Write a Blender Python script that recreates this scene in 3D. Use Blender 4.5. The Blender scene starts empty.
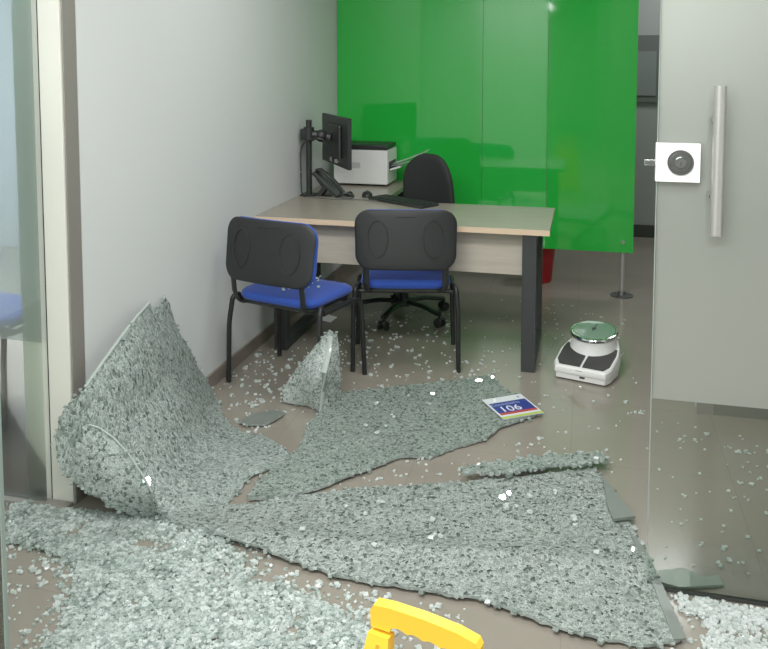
import bpy, bmesh, math, random
import numpy as np
from mathutils import Vector, Matrix, geometry, noise
from math import radians as R, sin, cos, pi

random.seed(7)
scene = bpy.context.scene
col = scene.collection

# ------------------------------------------------------------------ colours and materials
def lin(c):
    return tuple(((x/255)/12.92 if x/255 <= .04045 else ((x/255+.055)/1.055)**2.4) for x in c)+(1,)

class NT:
    def __init__(s, name):
        s.m = bpy.data.materials.new(name); s.m.use_nodes = True
        s.t = s.m.node_tree; s.t.nodes.clear()
        s.out = s.n('ShaderNodeOutputMaterial')
    def n(s, typ, **kw):
        nd = s.t.nodes.new(typ)
        for k, v in kw.items():
            if k.startswith('_'): setattr(nd, k[1:], v)
            else:
                key = k.replace('__', ' ')
                nd.inputs[key].default_value = v
        return nd
    def l(s, a, ao, b, bi): s.t.links.new(a.outputs[ao], b.inputs[bi])
    def done(s, sh, o=0): s.l(sh, o, s.out, 'Surface'); return s.m

def simple(name, c, rough=.5, metal=0., coat=0., spec=.5, var=0., scale=20., bump=0., sheen=0.):
    k = NT(name)
    p = k.n('ShaderNodeBsdfPrincipled', Roughness=rough, Metallic=metal)
    p.inputs['Base Color'].default_value = lin(c)
    p.inputs['Coat Weight'].default_value = coat
    p.inputs['Specular IOR Level'].default_value = spec
    p.inputs['Sheen Weight'].default_value = sheen
    tc = k.n('ShaderNodeTexCoord')
    nz = k.n('ShaderNodeTexNoise', Scale=scale, Detail=4.)
    k.l(tc, 'Object', nz, 'Vector')
    if var > 0:
        mr = k.n('ShaderNodeMapRange'); mr.inputs['To Min'].default_value = 1-var; mr.inputs['To Max'].default_value = 1+var
        mx = k.n('ShaderNodeMix', _data_type='RGBA', _blend_type='MULTIPLY')
        mx.inputs[0].default_value = 1; mx.inputs[6].default_value = lin(c)
        k.l(nz, 'Fac', mr, 'Value'); k.l(mr, 'Result', mx, 7); k.l(mx, 2, p, 'Base Color')
    if bump > 0:
        b = k.n('ShaderNodeBump', Strength=bump, Distance=.002)
        k.l(nz, 'Fac', b, 'Height'); k.l(b, 'Normal', p, 'Normal')
    return k.done(p)

def glass_mat(name, tint=(235, 245, 240), gloss=.9):
    k = NT(name)
    tr = k.n('ShaderNodeBsdfTransparent'); tr.inputs['Color'].default_value = lin(tint)
    gl = k.n('ShaderNodeBsdfGlossy', Roughness=.03)
    lw = k.n('ShaderNodeFresnel', IOR=1.45)
    mu = k.n('ShaderNodeMath', _operation='MULTIPLY'); mu.inputs[1].default_value = gloss
    mx = k.n('ShaderNodeMixShader')
    k.l(lw, 0, mu, 0); k.l(mu, 0, mx, 0); k.l(tr, 0, mx, 1); k.l(gl, 0, mx, 2)
    return k.done(mx)

def film_mat(name, c, through):
    k = NT(name)
    df = k.n('ShaderNodeBsdfDiffuse'); df.inputs['Color'].default_value = lin(c)
    tl = k.n('ShaderNodeBsdfTranslucent'); tl.inputs['Color'].default_value = lin(c)
    a = k.n('ShaderNodeMixShader'); a.inputs[0].default_value = .25
    k.l(df, 0, a, 1); k.l(tl, 0, a, 2)
    tr = k.n('ShaderNodeBsdfTransparent'); tr.inputs['Color'].default_value = lin((205, 215, 212))
    b = k.n('ShaderNodeMixShader'); b.inputs[0].default_value = through
    k.l(a, 0, b, 1); k.l(tr, 0, b, 2)
    return k.done(b)

def crazed(name, lo, hi, edge, scale=80., alpha=.25, rough=.22, bump=1.0, stretch=(1, 1, 1)):
    """tempered glass broken into small dice that still hold together"""
    k = NT(name)
    tc = k.n('ShaderNodeTexCoord')
    mpg = k.n('ShaderNodeMapping'); mpg.inputs['Scale'].default_value = stretch; k.l(tc, 'Object', mpg, 'Vector')
    nz = k.n('ShaderNodeTexNoise', Scale=scale*.8, Detail=2.)
    k.l(mpg, 0, nz, 'Vector')
    mv = k.n('ShaderNodeMix', _data_type='RGBA'); mv.inputs[0].default_value = .012
    k.l(mpg, 0, mv, 6); k.l(nz, 'Color', mv, 7)
    v1 = k.n('ShaderNodeTexVoronoi', Scale=scale); v1.feature = 'F1'
    v2 = k.n('ShaderNodeTexVoronoi', Scale=scale); v2.feature = 'DISTANCE_TO_EDGE'
    k.l(mv, 2, v1, 'Vector'); k.l(mv, 2, v2, 'Vector')
    sep = k.n('ShaderNodeSeparateColor'); k.l(v1, 'Color', sep, 0)
    # slow patches
    n2 = k.n('ShaderNodeTexNoise', Scale=5., Detail=3.); k.l(tc, 'Object', n2, 'Vector')
    ad = k.n('ShaderNodeMath', _operation='MULTIPLY_ADD'); ad.inputs[1].default_value = .45; 
    k.l(n2, 'Fac', ad, 0)
    sc = k.n('ShaderNodeMath', _operation='MULTIPLY'); sc.inputs[1].default_value = .75
    k.l(sep, 0, sc, 0); k.l(sc, 0, ad, 2)
    rp = k.n('ShaderNodeValToRGB')
    e = rp.color_ramp.elements
    e[0].position = .22; e[0].color = lin(lo); e[1].position = .95; e[1].color = lin(hi)
    k.l(ad, 0, rp, 0)
    er = k.n('ShaderNodeMapRange'); er.inputs['From Min'].default_value = 0.0; er.inputs['From Max'].default_value = .17
    er.inputs['To Min'].default_value = .85; er.inputs['To Max'].default_value = 0.
    k.l(v2, 'Distance', er, 'Value')
    gt = k.n('ShaderNodeMath', _operation='GREATER_THAN'); gt.inputs[1].default_value = .5
    k.l(sep, 1, gt, 0)
    em = k.n('ShaderNodeMath', _operation='MULTIPLY'); k.l(er, 0, em, 0); k.l(gt, 0, em, 1)
    mx = k.n('ShaderNodeMix', _data_type='RGBA'); mx.inputs[7].default_value = lin(edge)
    k.l(em, 0, mx, 0); k.l(rp, 0, mx, 6)
    p = k.n('ShaderNodeBsdfPrincipled', Roughness=rough)
    k.l(mx, 2, p, 'Base Color')
    h = k.n('ShaderNodeMath', _operation='MULTIPLY_ADD'); h.inputs[1].default_value = .6
    k.l(sep, 2, h, 0); k.l(v2, 'Distance', h, 2)
    b = k.n('ShaderNodeBump', Strength=bump, Distance=.012); k.l(h, 0, b, 'Height'); k.l(b, 'Normal', p, 'Normal')
    tr = k.n('ShaderNodeBsdfTransparent'); tr.inputs['Color'].default_value = lin((215, 228, 222))
    ms = k.n('ShaderNodeMixShader')
    af = k.n('ShaderNodeMath', _operation='LESS_THAN'); af.inputs[1].default_value = alpha
    k.l(sep, 1, af, 0)
    am = k.n('ShaderNodeMath', _operation='MULTIPLY'); am.inputs[1].default_value = .7; k.l(af, 0, am, 0)
    k.l(am, 0, ms, 0); k.l(p, 0, ms, 1); k.l(tr, 0, ms, 2)
    return k.done(ms)

def crumb_mat(name, c, c2, through=.25):
    k = NT(name)
    tc = k.n('ShaderNodeTexCoord')
    v = k.n('ShaderNodeTexVoronoi', Scale=70.); k.l(tc, 'Object', v, 'Vector')
    sep = k.n('ShaderNodeSeparateColor'); k.l(v, 'Color', sep, 0)
    mx = k.n('ShaderNodeMix', _data_type='RGBA'); mx.inputs[6].default_value = lin(c); mx.inputs[7].default_value = lin(c2)
    k.l(sep, 0, mx, 0)
    p = k.n('ShaderNodeBsdfPrincipled', Roughness=.12); k.l(mx, 2, p, 'Base Color')
    p.inputs['Coat Weight'].default_value = .5
    tl = k.n('ShaderNodeBsdfTranslucent'); k.l(mx, 2, tl, 'Color')
    m1 = k.n('ShaderNodeMixShader'); m1.inputs[0].default_value = .3; k.l(p, 0, m1, 1); k.l(tl, 0, m1, 2)
    tr = k.n('ShaderNodeBsdfTransparent'); tr.inputs['Color'].default_value = lin((225, 238, 232))
    m2 = k.n('ShaderNodeMixShader'); m2.inputs[0].default_value = through; k.l(m1, 0, m2, 1); k.l(tr, 0, m2, 2)
    return k.done(m2)

def floor_mat():
    k = NT('floor_tile')
    tc = k.n('ShaderNodeTexCoord')
    mp = k.n('ShaderNodeMapping'); mp.inputs['Location'].default_value = (.05, .33, 0)
    k.l(tc, 'Object', mp, 'Vector')
    br = k.n('ShaderNodeTexBrick', Scale=1.0); br.offset = 0.
    br.inputs['Color1'].default_value = lin((140, 134, 122)); br.inputs['Color2'].default_value = lin((138, 132, 120))
    br.inputs['Mortar'].default_value = lin((130, 124, 112))
    br.inputs['Mortar Size'].default_value = .002; br.inputs['Brick Width'].default_value = .6; br.inputs['Row Height'].default_value = .6
    k.l(mp, 0, br, 'Vector')
    nz = k.n('ShaderNodeTexNoise', Scale=3., Detail=6.); k.l(tc, 'Object', nz, 'Vector')
    mr = k.n('ShaderNodeMapRange'); mr.inputs['To Min'].default_value = .88; mr.inputs['To Max'].default_value = 1.1
    k.l(nz, 'Fac', mr, 'Value')
    mx = k.n('ShaderNodeMix', _data_type='RGBA', _blend_type='MULTIPLY'); mx.inputs[0].default_value = 1
    k.l(br, 'Color', mx, 6); k.l(mr, 0, mx, 7)
    p = k.n('ShaderNodeBsdfPrincipled', Roughness=.17); p.inputs['Specular IOR Level'].default_value = .6
    k.l(mx, 2, p, 'Base Color')
    return k.done(p)

def wood_mat(name, a, b, axis=0, rough=.4):
    k = NT(name)
    tc = k.n('ShaderNodeTexCoord'); mp = k.n('ShaderNodeMapping')
    s = [14, 14, 14]; s[axis] = 1.2; mp.inputs['Scale'].default_value = s
    k.l(tc, 'Object', mp, 'Vector')
    nz = k.n('ShaderNodeTexNoise', Scale=3., Detail=6., Roughness=.65); k.l(mp, 0, nz, 'Vector')
    rp = k.n('ShaderNodeValToRGB'); e = rp.color_ramp.elements
    e[0].position = .3; e[0].color = lin(a); e[1].position = .7; e[1].color = lin(b)
    k.l(nz, 'Fac', rp, 0)
    p = k.n('ShaderNodeBsdfPrincipled', Roughness=rough); k.l(rp, 0, p, 'Base Color')
    return k.done(p)

def emis(name, c, s):
    k = NT(name); e = k.n('ShaderNodeEmission', Strength=s); e.inputs['Color'].default_value = lin(c); return k.done(e)

M = {}
M['wall'] = simple('painted_wall', (214, 218, 216), .55, var=.015, scale=2.)
M['wall_dim'] = simple('grey_back_wall', (150, 156, 152), .7, var=.03, scale=2.)
M['wall_blue'] = simple('cool_white_wall', (210, 214, 226), .7)
M['ceil'] = simple('ceiling_paint', (225, 226, 222), .8)
M['dark_open'] = simple('dark_doorway', (60, 66, 62), .7)
M['floor'] = floor_mat()
M['base'] = simple('tile_baseboard', (128, 119, 110), .35, var=.05)
M['darkbase'] = simple('dark_baseboard', (58, 60, 56), .5)
M['midbase'] = simple('grey_baseboard', (118, 118, 109), .5)
M['post'] = simple('cream_post', (226, 226, 216), .45, var=.02, scale=8)
M['alu'] = simple('grey_aluminium', (146, 142, 135), .45, metal=.3, var=.05, scale=30)
M['gap'] = simple('black_gasket', (50, 54, 50), .6)
M['green'] = simple('green_backpainted_glass', (38, 180, 62), .06, coat=.5, spec=.5)
M['green2'] = simple('green_backpainted_glass_light', (42, 184, 68), .05, coat=.6, spec=.5)
M['steel'] = simple('brushed_steel', (200, 200, 195), .38, metal=.75, var=.06, scale=60)
M['chrome'] = simple('chrome', (215, 218, 216), .1, metal=1.)
M['glass'] = glass_mat('clear_glass', (248, 252, 249))
M['glassedge'] = simple('polished_glass_edge', (132, 148, 140), .2)
M['film'] = film_mat('frosted_film', (238, 232, 232), .06)
M['film2'] = film_mat('frosted_film_thin', (196, 202, 204), .58)
M['white_pl'] = simple('white_plastic', (232, 234, 230), .35)
M['white_lock'] = simple('white_enamel', (252, 252, 252), .3)
M['black_pl'] = simple('black_plastic', (38, 41, 40), .42, var=.06, scale=60)
M['black_shell'] = simple('black_chair_shell', (25, 28, 28), .55, var=.06, scale=80)
M['black_fr'] = simple('black_tube_frame', (28, 30, 31), .38)
M['blue'] = simple('blue_upholstery', (26, 66, 160), .8, var=.12, scale=120, bump=.25, sheen=.15)
M['blk_fab'] = simple('black_upholstery', (38, 41, 40), .8, var=.1, scale=120, bump=.2)
M['greyleg'] = simple('dark_grey_steel', (50, 54, 54), .45, var=.03)
M['top'] = wood_mat('desk_laminate', (146, 139, 126), (156, 148, 135), 0, .25)
M['edge'] = simple('desk_edge_band', (222, 196, 166), .45, var=.04)
M['modesty'] = wood_mat('pale_oak_panel', (194, 185, 168), (210, 202, 186), 0, .5)
M['paper'] = simple('white_paper', (240, 242, 240), .8)
M['screen'] = simple('monitor_back', (36, 39, 40), .4)
M['red'] = simple('red_plastic', (168, 26, 34), .4, var=.05)
M['rubber'] = simple('ribbed_rubber', (52, 52, 50), .65, var=.15, scale=220, bump=.3)
M['dial'] = simple('dial_face', (118, 138, 126), .12, coat=.8)
M['yellow'] = simple('yellow_plastic', (250, 202, 52), .4, var=.03, scale=10)
M['sheetA'] = crazed('crazed_glass_upright', (98, 111, 104), (148, 161, 154), (198, 210, 204), 118, .07, bump=.35, stretch=(1.15, 1.15, .5))
M['sheetF'] = crazed('crazed_glass_flap', (124, 137, 130), (166, 178, 172), (206, 216, 211), 105, .16, bump=.3)
M['sheetC'] = crazed('crazed_glass_mid', (98, 110, 101), (136, 149, 140), (174, 188, 180), 122, .10, bump=.28)
M['sheetD'] = crazed('crazed_glass_front', (98, 108, 101), (144, 155, 148), (184, 195, 189), 106, .10, bump=.32)
M['cone'] = crazed('crazed_glass_cone', (116, 128, 122), (170, 181, 175), (214, 223, 218), 112, .06, bump=.35)
M['smooth'] = simple('clear_shard', (112, 120, 113), .4, coat=.1, var=.05)
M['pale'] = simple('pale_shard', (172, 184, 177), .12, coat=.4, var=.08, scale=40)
M['greenish'] = simple('greenish_shard', (134, 148, 136), .4, coat=.1, var=.12, scale=30)
M['crumb'] = crumb_mat('glass_crumb', (214, 225, 219), (252, 255, 254), .16)
M['rim'] = crumb_mat('broken_rim', (140, 154, 147), (206, 217, 211), .15)
M['pile'] = crumb_mat('glass_crumb_pile', (176, 190, 183), (246, 252, 249), .30)
M['ink_blue'] = simple('sign_blue', (32, 46, 128), .35)
M['ink_red'] = simple('sign_red', (176, 58, 60), .35)
M['ink_green'] = simple('sign_green', (176, 196, 92), .35)
M['sign_white'] = simple('sign_white', (214, 220, 222), .35)
M['sign_text'] = simple('sign_lettering', (226, 226, 240), .5)
M['sign_text2'] = simple('sign_lettering_dim', (150, 160, 206), .5)
M['mark'] = simple('grey_mark', (110, 112, 112), .5)
M['mark_dk'] = simple('dark_mark', (40, 42, 42), .5)

# ------------------------------------------------------------------ geometry helpers
class G:
    def __init__(s): s.bm = bmesh.new()
    def box(s, x0, x1, y0, y1, z0, z1, bev=0., mat=None, seg=2, mi=0):
        r = bmesh.ops.create_cube(s.bm, size=1.)
        vs = r['verts']
        for v in vs:
            v.co = Vector(((x0+x1)/2+v.co.x*(x1-x0), (y0+y1)/2+v.co.y*(y1-y0), (z0+z1)/2+v.co.z*(z1-z0)))
        fs = list({f for v in vs for f in v.link_faces})
        if bev > 0:
            es = list({e for v in vs for e in v.link_edges})
            rr = bmesh.ops.bevel(s.bm, geom=es, offset=bev, segments=seg, affect='EDGES', profile=.5, clamp_overlap=True)
            fs = list(set([f for f in fs if f.is_valid]+rr['faces'])); vs = list({v for f in fs for v in f.verts})
        for f in fs: f.material_index = mi
        if mat is not None: bmesh.ops.transform(s.bm, matrix=mat, verts=vs)
        return s
    def cyl(s, p, q, r, r2=None, n=20, cap=True):
        p, q = Vector(p), Vector(q); d = q-p
        rot = d.to_track_quat('Z', 'Y').to_matrix().to_4x4()
        bmesh.ops.create_cone(s.bm, cap_ends=cap, segments=n, radius1=r, radius2=r if r2 is None else r2, depth=d.length,
                              matrix=Matrix.Translation((p+q)/2) @ rot)
        return s
    def ball(s, c, r, sc=(1, 1, 1), n=14):
        bmesh.ops.create_uvsphere(s.bm, u_segments=n, v_segments=n//2+2, radius=r, matrix=Matrix.Translation(c) @ Matrix.Diagonal((*sc, 1)))
        return s
    def tube(s, pts, r, n=10, rx=None, fil=0., up=(0, 0, 1)):
        pts = [Vector(p) for p in pts]
        if fil > 0: pts = fillet(pts, fil)
        rings = []
        for i, p in enumerate(pts):
            t = (pts[min(i+1, len(pts)-1)]-pts[max(i-1, 0)]).normalized()
            u = Vector(up)
            a = u.cross(t)
            if a.length < 1e-3: a = Vector((1, 0, 0)).cross(t)
            a.normalize(); b = t.cross(a)
            rings.append([s.bm.verts.new(p+a*cos(2*pi*k/n)*(rx or r)+b*sin(2*pi*k/n)*r) for k in range(n)])
        for A, B in zip(rings, rings[1:]):
            for k in range(n): s.bm.faces.new((A[k], A[(k+1) % n], B[(k+1) % n], B[k]))
        s.bm.faces.new(rings[0][::-1]); s.bm.faces.new(rings[-1])
        return s
    def prism(s, poly, d0, d1, M4=None, mi=0):
        """poly in xy, extruded along z from d0 to d1, then placed with M4"""
        M4 = M4 or Matrix()
        a = [s.bm.verts.new(M4 @ Vector((x, y, d0))) for x, y in poly]
        b = [s.bm.verts.new(M4 @ Vector((x, y, d1))) for x, y in poly]
        n = len(poly); fs = []
        tri = geometry.tessellate_polygon([[Vector((x, y, 0)) for x, y in poly]])
        for t in tri:
            fs.append(s.bm.faces.new([a[i] for i in t])); fs.append(s.bm.faces.new([b[i] for i in t][::-1]))
        for i in range(n): fs.append(s.bm.faces.new((a[i], a[(i+1) % n], b[(i+1) % n], b[i])))
        for f in fs: f.material_index = mi
        return s
    def lathe(s, prof, c=(0, 0, 0), n=32):
        rings = []
        for r, z in prof:
            rings.append([s.bm.verts.new(Vector((c[0]+r*cos(2*pi*k/n), c[1]+r*sin(2*pi*k/n), c[2]+z))) for k in range(n)])
        for A, B in zip(rings, rings[1:]):
            for k in range(n): s.bm.faces.new((A[k], A[(k+1) % n], B[(k+1) % n], B[k]))
        s.bm.faces.new(rings[0][::-1]); s.bm.faces.new(rings[-1])
        return s
    def obj(s, name, mat, parent=None, smooth=True, ang=40, mats=None):
        bmesh.ops.recalc_face_normals(s.bm, faces=s.bm.faces[:])
        me = bpy.data.meshes.new(name); s.bm.to_mesh(me); s.bm.free()
        for m in (mats or [mat]): me.materials.append(m)
        o = bpy.data.objects.new(name, me); col.objects.link(o)
        if smooth:
            me.polygons.foreach_set('use_smooth', [True]*len(me.polygons))
            me.set_sharp_from_angle(angle=R(ang))
            if len(me.polygons) < 1500:
                wn = o.modifiers.new('weighted_normals', 'WEIGHTED_NORMAL'); wn.keep_sharp = True
        if parent: o.parent = parent
        return o

def fillet(pts, r, n=6):
    out = [pts[0]]
    for i in range(1, len(pts)-1):
        a, b, c = pts[i-1], pts[i], pts[i+1]
        u, v = (a-b), (c-b); k = min(r, u.length*.48, v.length*.48)
        p, q = b+u.normalized()*k, b+v.normalized()*k
        for j in range(n+1):
            t = j/n; out.append(p*(1-t)**2+b*2*t*(1-t)+q*t*t)
    out.append(pts[-1]); return out

def rrect(w, h, r, n=6, cx=0, cy=0):
    out = []
    for sx, sy, a0 in ((1, 1, 0), (-1, 1, 90), (-1, -1, 180), (1, -1, 270)):
        for j in range(n+1):
            a = R(a0+90*j/n); out.append((cx+sx*(w/2-r)+r*cos(a), cy+sy*(h/2-r)+r*sin(a)))
    return out

def thing(name, label, cat, loc=(0, 0, 0), rz=0, group=None):
    o = bpy.data.objects.new(name, None); col.objects.link(o); o.empty_display_size = .1
    o.location = loc; o.rotation_euler = (0, 0, R(rz)); tag(o, label, cat, group); return o
def tag(o, label=None, cat=None, group=None, kind=None):
    if label: o['label'] = label
    if cat: o['category'] = cat
    if group: o['group'] = group
    if kind: o['kind'] = kind
    return o
def struct(o): o['kind'] = 'structure'; return o
def copy_tree(o, parent=None):
    c = o.copy(); col.objects.link(c)
    if parent: c.parent = parent
    for ch in list(o.children): copy_tree(ch, c)
    return c

# ------------------------------------------------------------------ broken glass sheets
def rbf(ctrl):
    P = np.array([(a/100, b/100) for a, b, *_ in ctrl]); V = np.array([c[2:5] for c in ctrl])
    n = len(P)
    def k(d): return np.where(d > 1e-9, d*d*np.log(d+1e-12), 0)
    D = np.linalg.norm(P[:, None]-P[None], axis=2)
    A = np.zeros((n+3, n+3)); A[:n, :n] = k(D)+np.eye(n)*2e-4; A[:n, n] = 1; A[:n, n+1:] = P; A[n, :n] = 1; A[n+1:, :n] = P.T
    W = np.linalg.solve(A, np.vstack([V, np.zeros((3, 3))]))
    def f(s, t):
        q = np.array([s/100, t/100]); d = np.linalg.norm(P-q, axis=1)
        return Vector(k(d) @ W[:n]+W[n]+q @ W[n+1:])
    return f

def inside(poly, x, y):
    c = False; n = len(poly); j = n-1
    for i in range(n):
        xi, yi = poly[i]; xj, yj = poly[j]
        if (yi > y) != (yj > y) and x < (xj-xi)*(y-yi)/(yj-yi)+xi: c = not c
        j = i
    return c

def chunk(bm, c, r, rnd, flat=.8):
    """one angular dice of tempered glass"""
    q = Matrix.Rotation(rnd.uniform(0, 6.3), 3, 'Z') @ Matrix.Rotation(rnd.uniform(-.5, .5), 3, 'X')
    vs = []
    for sx in (-1, 1):
        for sy in (-1, 1):
            for sz in (-1, 1):
                v = q @ Vector((sx*rnd.uniform(.55, 1.1), sy*rnd.uniform(.5, 1.0), sz*rnd.uniform(.5, .9)*flat))
                vs.append(bm.verts.new(Vector(c)+v*r))
    for f in ((0, 1, 3, 2), (4, 6, 7, 5), (0, 4, 5, 1), (2, 3, 7, 6), (0, 2, 6, 4), (1, 5, 7, 3)):
        bm.faces.new([vs[i] for i in f])

def sheet(name, outline, fn, step, jag, thick, mat, parent=None, bump=.002, seed=1, nug=.5, nugr=.008, smooth_edges=()):
    rnd = random.Random(seed)
    B = []; n = len(outline)
    for i in range(n):
        a, b = Vector(outline[i]), Vector(outline[(i+1) % n]); L = (b-a).length
        m = max(1, int(L/step)); nn = Vector((-(b-a).y, (b-a).x))/max(L, 1e-6)
        w = 0
        for j in range(m):
            p = a+(b-a)*j/m
            if i in smooth_edges: B.append((p.x, p.y)); continue
            w = .6*w+rnd.uniform(-1, 1)*jag
            if j: p = p+nn*w
            B.append((p.x, p.y))
    nb = len(B)
    xs = [p[0] for p in B]; ys = [p[1] for p in B]
    pts = [Vector(p) for p in B]
    ba = np.array(B)
    y = min(ys)
    while y < max(ys):
        x = min(xs)
        while x < max(xs):
            qx, qy = x+rnd.uniform(-.25, .25)*step, y+rnd.uniform(-.25, .25)*step
            if inside(B, qx, qy) and np.min((ba[:, 0]-qx)**2+(ba[:, 1]-qy)**2) > (step*.6)**2: pts.append(Vector((qx, qy)))
            x += step
        y += step*.9
    V, E, F, *_ = geometry.delaunay_2d_cdt(pts, [(i, (i+1) % nb) for i in range(nb)], [], 1, 1e-6)
    top = []
    for i, v in enumerate(V):
        p = fn(v.x, v.y); top.append(Vector(p))
    g = G(); bm = g.bm
    tv = [bm.verts.new(p) for p in top]
    for f in F:
        try: bm.faces.new([tv[i] for i in f])
        except ValueError: pass
    bmesh.ops.recalc_face_normals(bm, faces=bm.faces[:])
    bm.normal_update()
    # let the normals face up / towards the room
    if sum((f.normal.z-f.normal.y*.5)*f.calc_area() for f in bm.faces) < 0: bmesh.ops.reverse_faces(bm, faces=bm.faces[:]); bm.normal_update()
    nr = [v.normal.copy() for v in tv]
    bound = [e for e in bm.edges if len(e.link_faces) == 1]
    bverts = list({v for e in bound for v in e.verts})
    for v, n_ in zip(tv, nr): v.co += n_*rnd.gauss(0, bump)
    for f in bm.faces: f.material_index = 0
    bv = {}
    for v, n_ in zip(tv, nr): bv[v] = bm.verts.new(v.co-n_*thick)
    for f in list(bm.faces): bm.faces.new([bv[v] for v in reversed(f.verts)])
    for e in bound:
        a, b = e.verts; bm.faces.new((a, b, bv[b], bv[a])).material_index = 1
    nf0 = len(bm.faces)
    for v in bverts:
        if rnd.random() < nug: chunk(bm, v.co-v.normal*thick*.5+Vector((rnd.gauss(0, .006), rnd.gauss(0, .006), 0)), rnd.uniform(.6, 1.2)*nugr, rnd)
    for v in bm.verts:
        if v.co.z < .0015: v.co.z = .0015
    bm.faces.ensure_lookup_table()
    for i in range(nf0, len(bm.faces)): bm.faces[i].material_index = 1
    o = g.obj(name, mat, parent, smooth=True, ang=32, mats=[mat, M['rim']])
    return o

# ==================================================================  ROOM
WX = -1.766          # office left wall
FY = 2.514           # storefront plane
CEIL = 2.75
def bx(name, *a, mat, parent=None, bev=0.):
    return G().box(*a, bev=bev).obj(name, mat, parent, smooth=bev > 0)
struct(bx('floor', -6, 4, -9, 9, -.1, 0, mat=M['floor']))
struct(bx('ceiling', -6, 4, -9, 9, CEIL, CEIL+.1, mat=M['ceil']))
struct(bx('wall_left', -1.97, WX, 2.60, 7.69, 0, CEIL, mat=M['wall']))
struct(bx('wall_back', -1.97, 4, 7.69, 7.8, 0, CEIL, mat=M['wall_dim']))
struct(bx('wall_right', 3.2, 3.3, FY, 7.69, 0, CEIL, mat=M['wall']))
struct(bx('baseboard_left', WX, WX+.012, 2.60, 7.69, 0, .072, mat=M['base']))
struct(bx('baseboard_back', -1.75, 3.2, 7.67, 7.69, 0, .11, mat=M['darkbase']))
# wall ending behind the frosted door
struct(bx('wall_partition', .50, 3.2, 3.885, 3.98, 0, CEIL, mat=M['wall']))
struct(bx('baseboard_partition', .565, 3.2, 3.872, 3.885, 0, .10, mat=M['midbase']))
struct(bx('trim_partition', .495, .565, 3.868, 3.885, 0, CEIL, mat=M['alu']))
# window frame on the back wall
w = struct(bx('window_1', .30, .592, 7.66, 7.69, 1.21, 1.80, mat=simple('window_frame_grey', (92, 98, 94), .5)))
w2 = G().box(.30, .560, 7.65, 7.662, 1.27, 1.66).obj('pane', simple('dim_pane', (120, 128, 124), .3), w, False)
# wall end: cream post with grey aluminium side, and the cream jamb of the neighbouring office
t = struct(G().box(-1.856, WX-.004, FY-.004, 2.60, 0, CEIL, bev=.003).obj('trim_post', M['post']))
a = G().box(WX-.004, WX+.003, FY+.004, 2.594, 0, CEIL, bev=.002).obj('trim_jamb', M['alu']); struct(a)
struct(G().box(-1.972, -1.862, FY+.012, 2.60, 0, CEIL, bev=.003).obj('trim_neighbour', M['post']))
struct(G().box(-1.862, -1.856, FY+.000, 2.60, 0, CEIL).obj('trim_gasket', M['gap']))
# neighbouring office
struct(bx('wall_neighbour', -5.0, -1.97, 6.0, 6.1, 0, CEIL, mat=M['wall_blue']))
struct(bx('wall_neighbour_side', -5.1, -5.0, 2.5, 6.1, 0, CEIL, mat=M['wall_blue']))
win = G().box(-4.9, -1.862, 2.478, 2.488, .02, 2.5).obj('window_2', M['glass'], None, False); struct(win)
g = G(); g.bm.faces.new([g.bm.verts.new(p) for p in ((-4.9, 2.4895, .597), (-1.864, 2.4895, .597), (-1.864, 2.4895, 2.5), (-4.9, 2.4895, 2.5))]); g.obj('frosted_film', M['film2'], win, False)
struct(G().box(-4.9, -1.766, 2.455, 2.505, 0, .018, bev=.004).obj('trim_channel', M['alu']))
# glazed door standing open beside the camera, only its edge in the picture
nd = struct(G().box(-2.2, -1.322, 1.594, 1.606, .012, 2.3).obj('door_2', M['glass'], None, False))
G().box(-1.322, -1.318, 1.594, 1.606, .012, 2.3).obj('polished_edge', M['glassedge'], nd, False)
# corridor behind the camera (seen in the green glass)
struct(bx('wall_corridor_left', -3.6, -3.5, -9, 1.2, 0, CEIL, mat=M['wall']))
struct(bx('wall_corridor_right', 2.4, 2.5, -9, FY-.05, 0, CEIL, mat=M['wall']))
struct(bx('wall_corridor_end', -3.6, 2.5, -9.1, -9, 0, CEIL, mat=M['wall']))
struct(bx('wall_corridor_pier', -3.5, -.62, -1.3, -1.1, 0, CEIL, mat=M['wall']))
struct(bx('wall_corridor_far', .1, 2.4, -4.2, -4.0, 0, CEIL, mat=M['wall_dim']))

# ---- frosted glass door on the right
door = struct(G().box(.194, 1.25, FY-.005, FY+.005, .012, 2.45).obj('door_1', M['glass'], None, False))
G().box(.196, 1.25, FY+.006, FY+.008, .591, 2.45).obj('frosted_film', M['film'], door, False)
G().box(.1915, .194, FY-.005, FY+.005, .012, 2.45).obj('polished_edge', simple('door_edge', (150, 160, 153), .3), door, False)
G().box(.194, 1.25, FY-.006, FY+.006, .004, .013).obj('bottom_seal', M['gap'], door, False)
lk = G().box(.187, .308, FY-.030, FY-.005, 1.246, 1.357, bev=.002).obj('lock_case', M['white_lock'], door)
lc = G()
C0 = Vector((.254, FY-.030, 1.303))
lc.cyl(C0, C0+Vector((0, -.004, 0)), .036, n=40)
lc.cyl(C0+Vector((0, -.004, 0)), C0+Vector((0, -.008, 0)), .030, .026, n=40)
lo = lc.obj('lock_rose', simple('lock_steel', (132, 134, 132), .3, metal=.9, var=.1, scale=90), lk)
kc = G().cyl(C0+Vector((0, -.008, 0)), C0+Vector((0, -.013, 0)), .017, .015, n=32)
kc.obj('lock_cylinder', M['chrome'], lo)
G().box(.253, .255, FY-.0445, FY-.0428, 1.294, 1.306).obj('keyhole', M['mark_dk'], lk, False)
G().box(.156, .188, FY-.022, FY-.010, 1.291, 1.308, bev=.002).obj('latch_bolt', M['chrome'], door)
hd = G().cyl((.350, FY-.062, 1.104), (.350, FY-.062, 1.524), .0165, n=28).obj('door_handle', M['steel'], door)
for z in (1.428, 1.214):
    G().cyl((.337, FY-.058, z), (.337, FY-.005, z), .008, n=16).obj('handle_mount', M['chrome'], hd)

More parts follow.
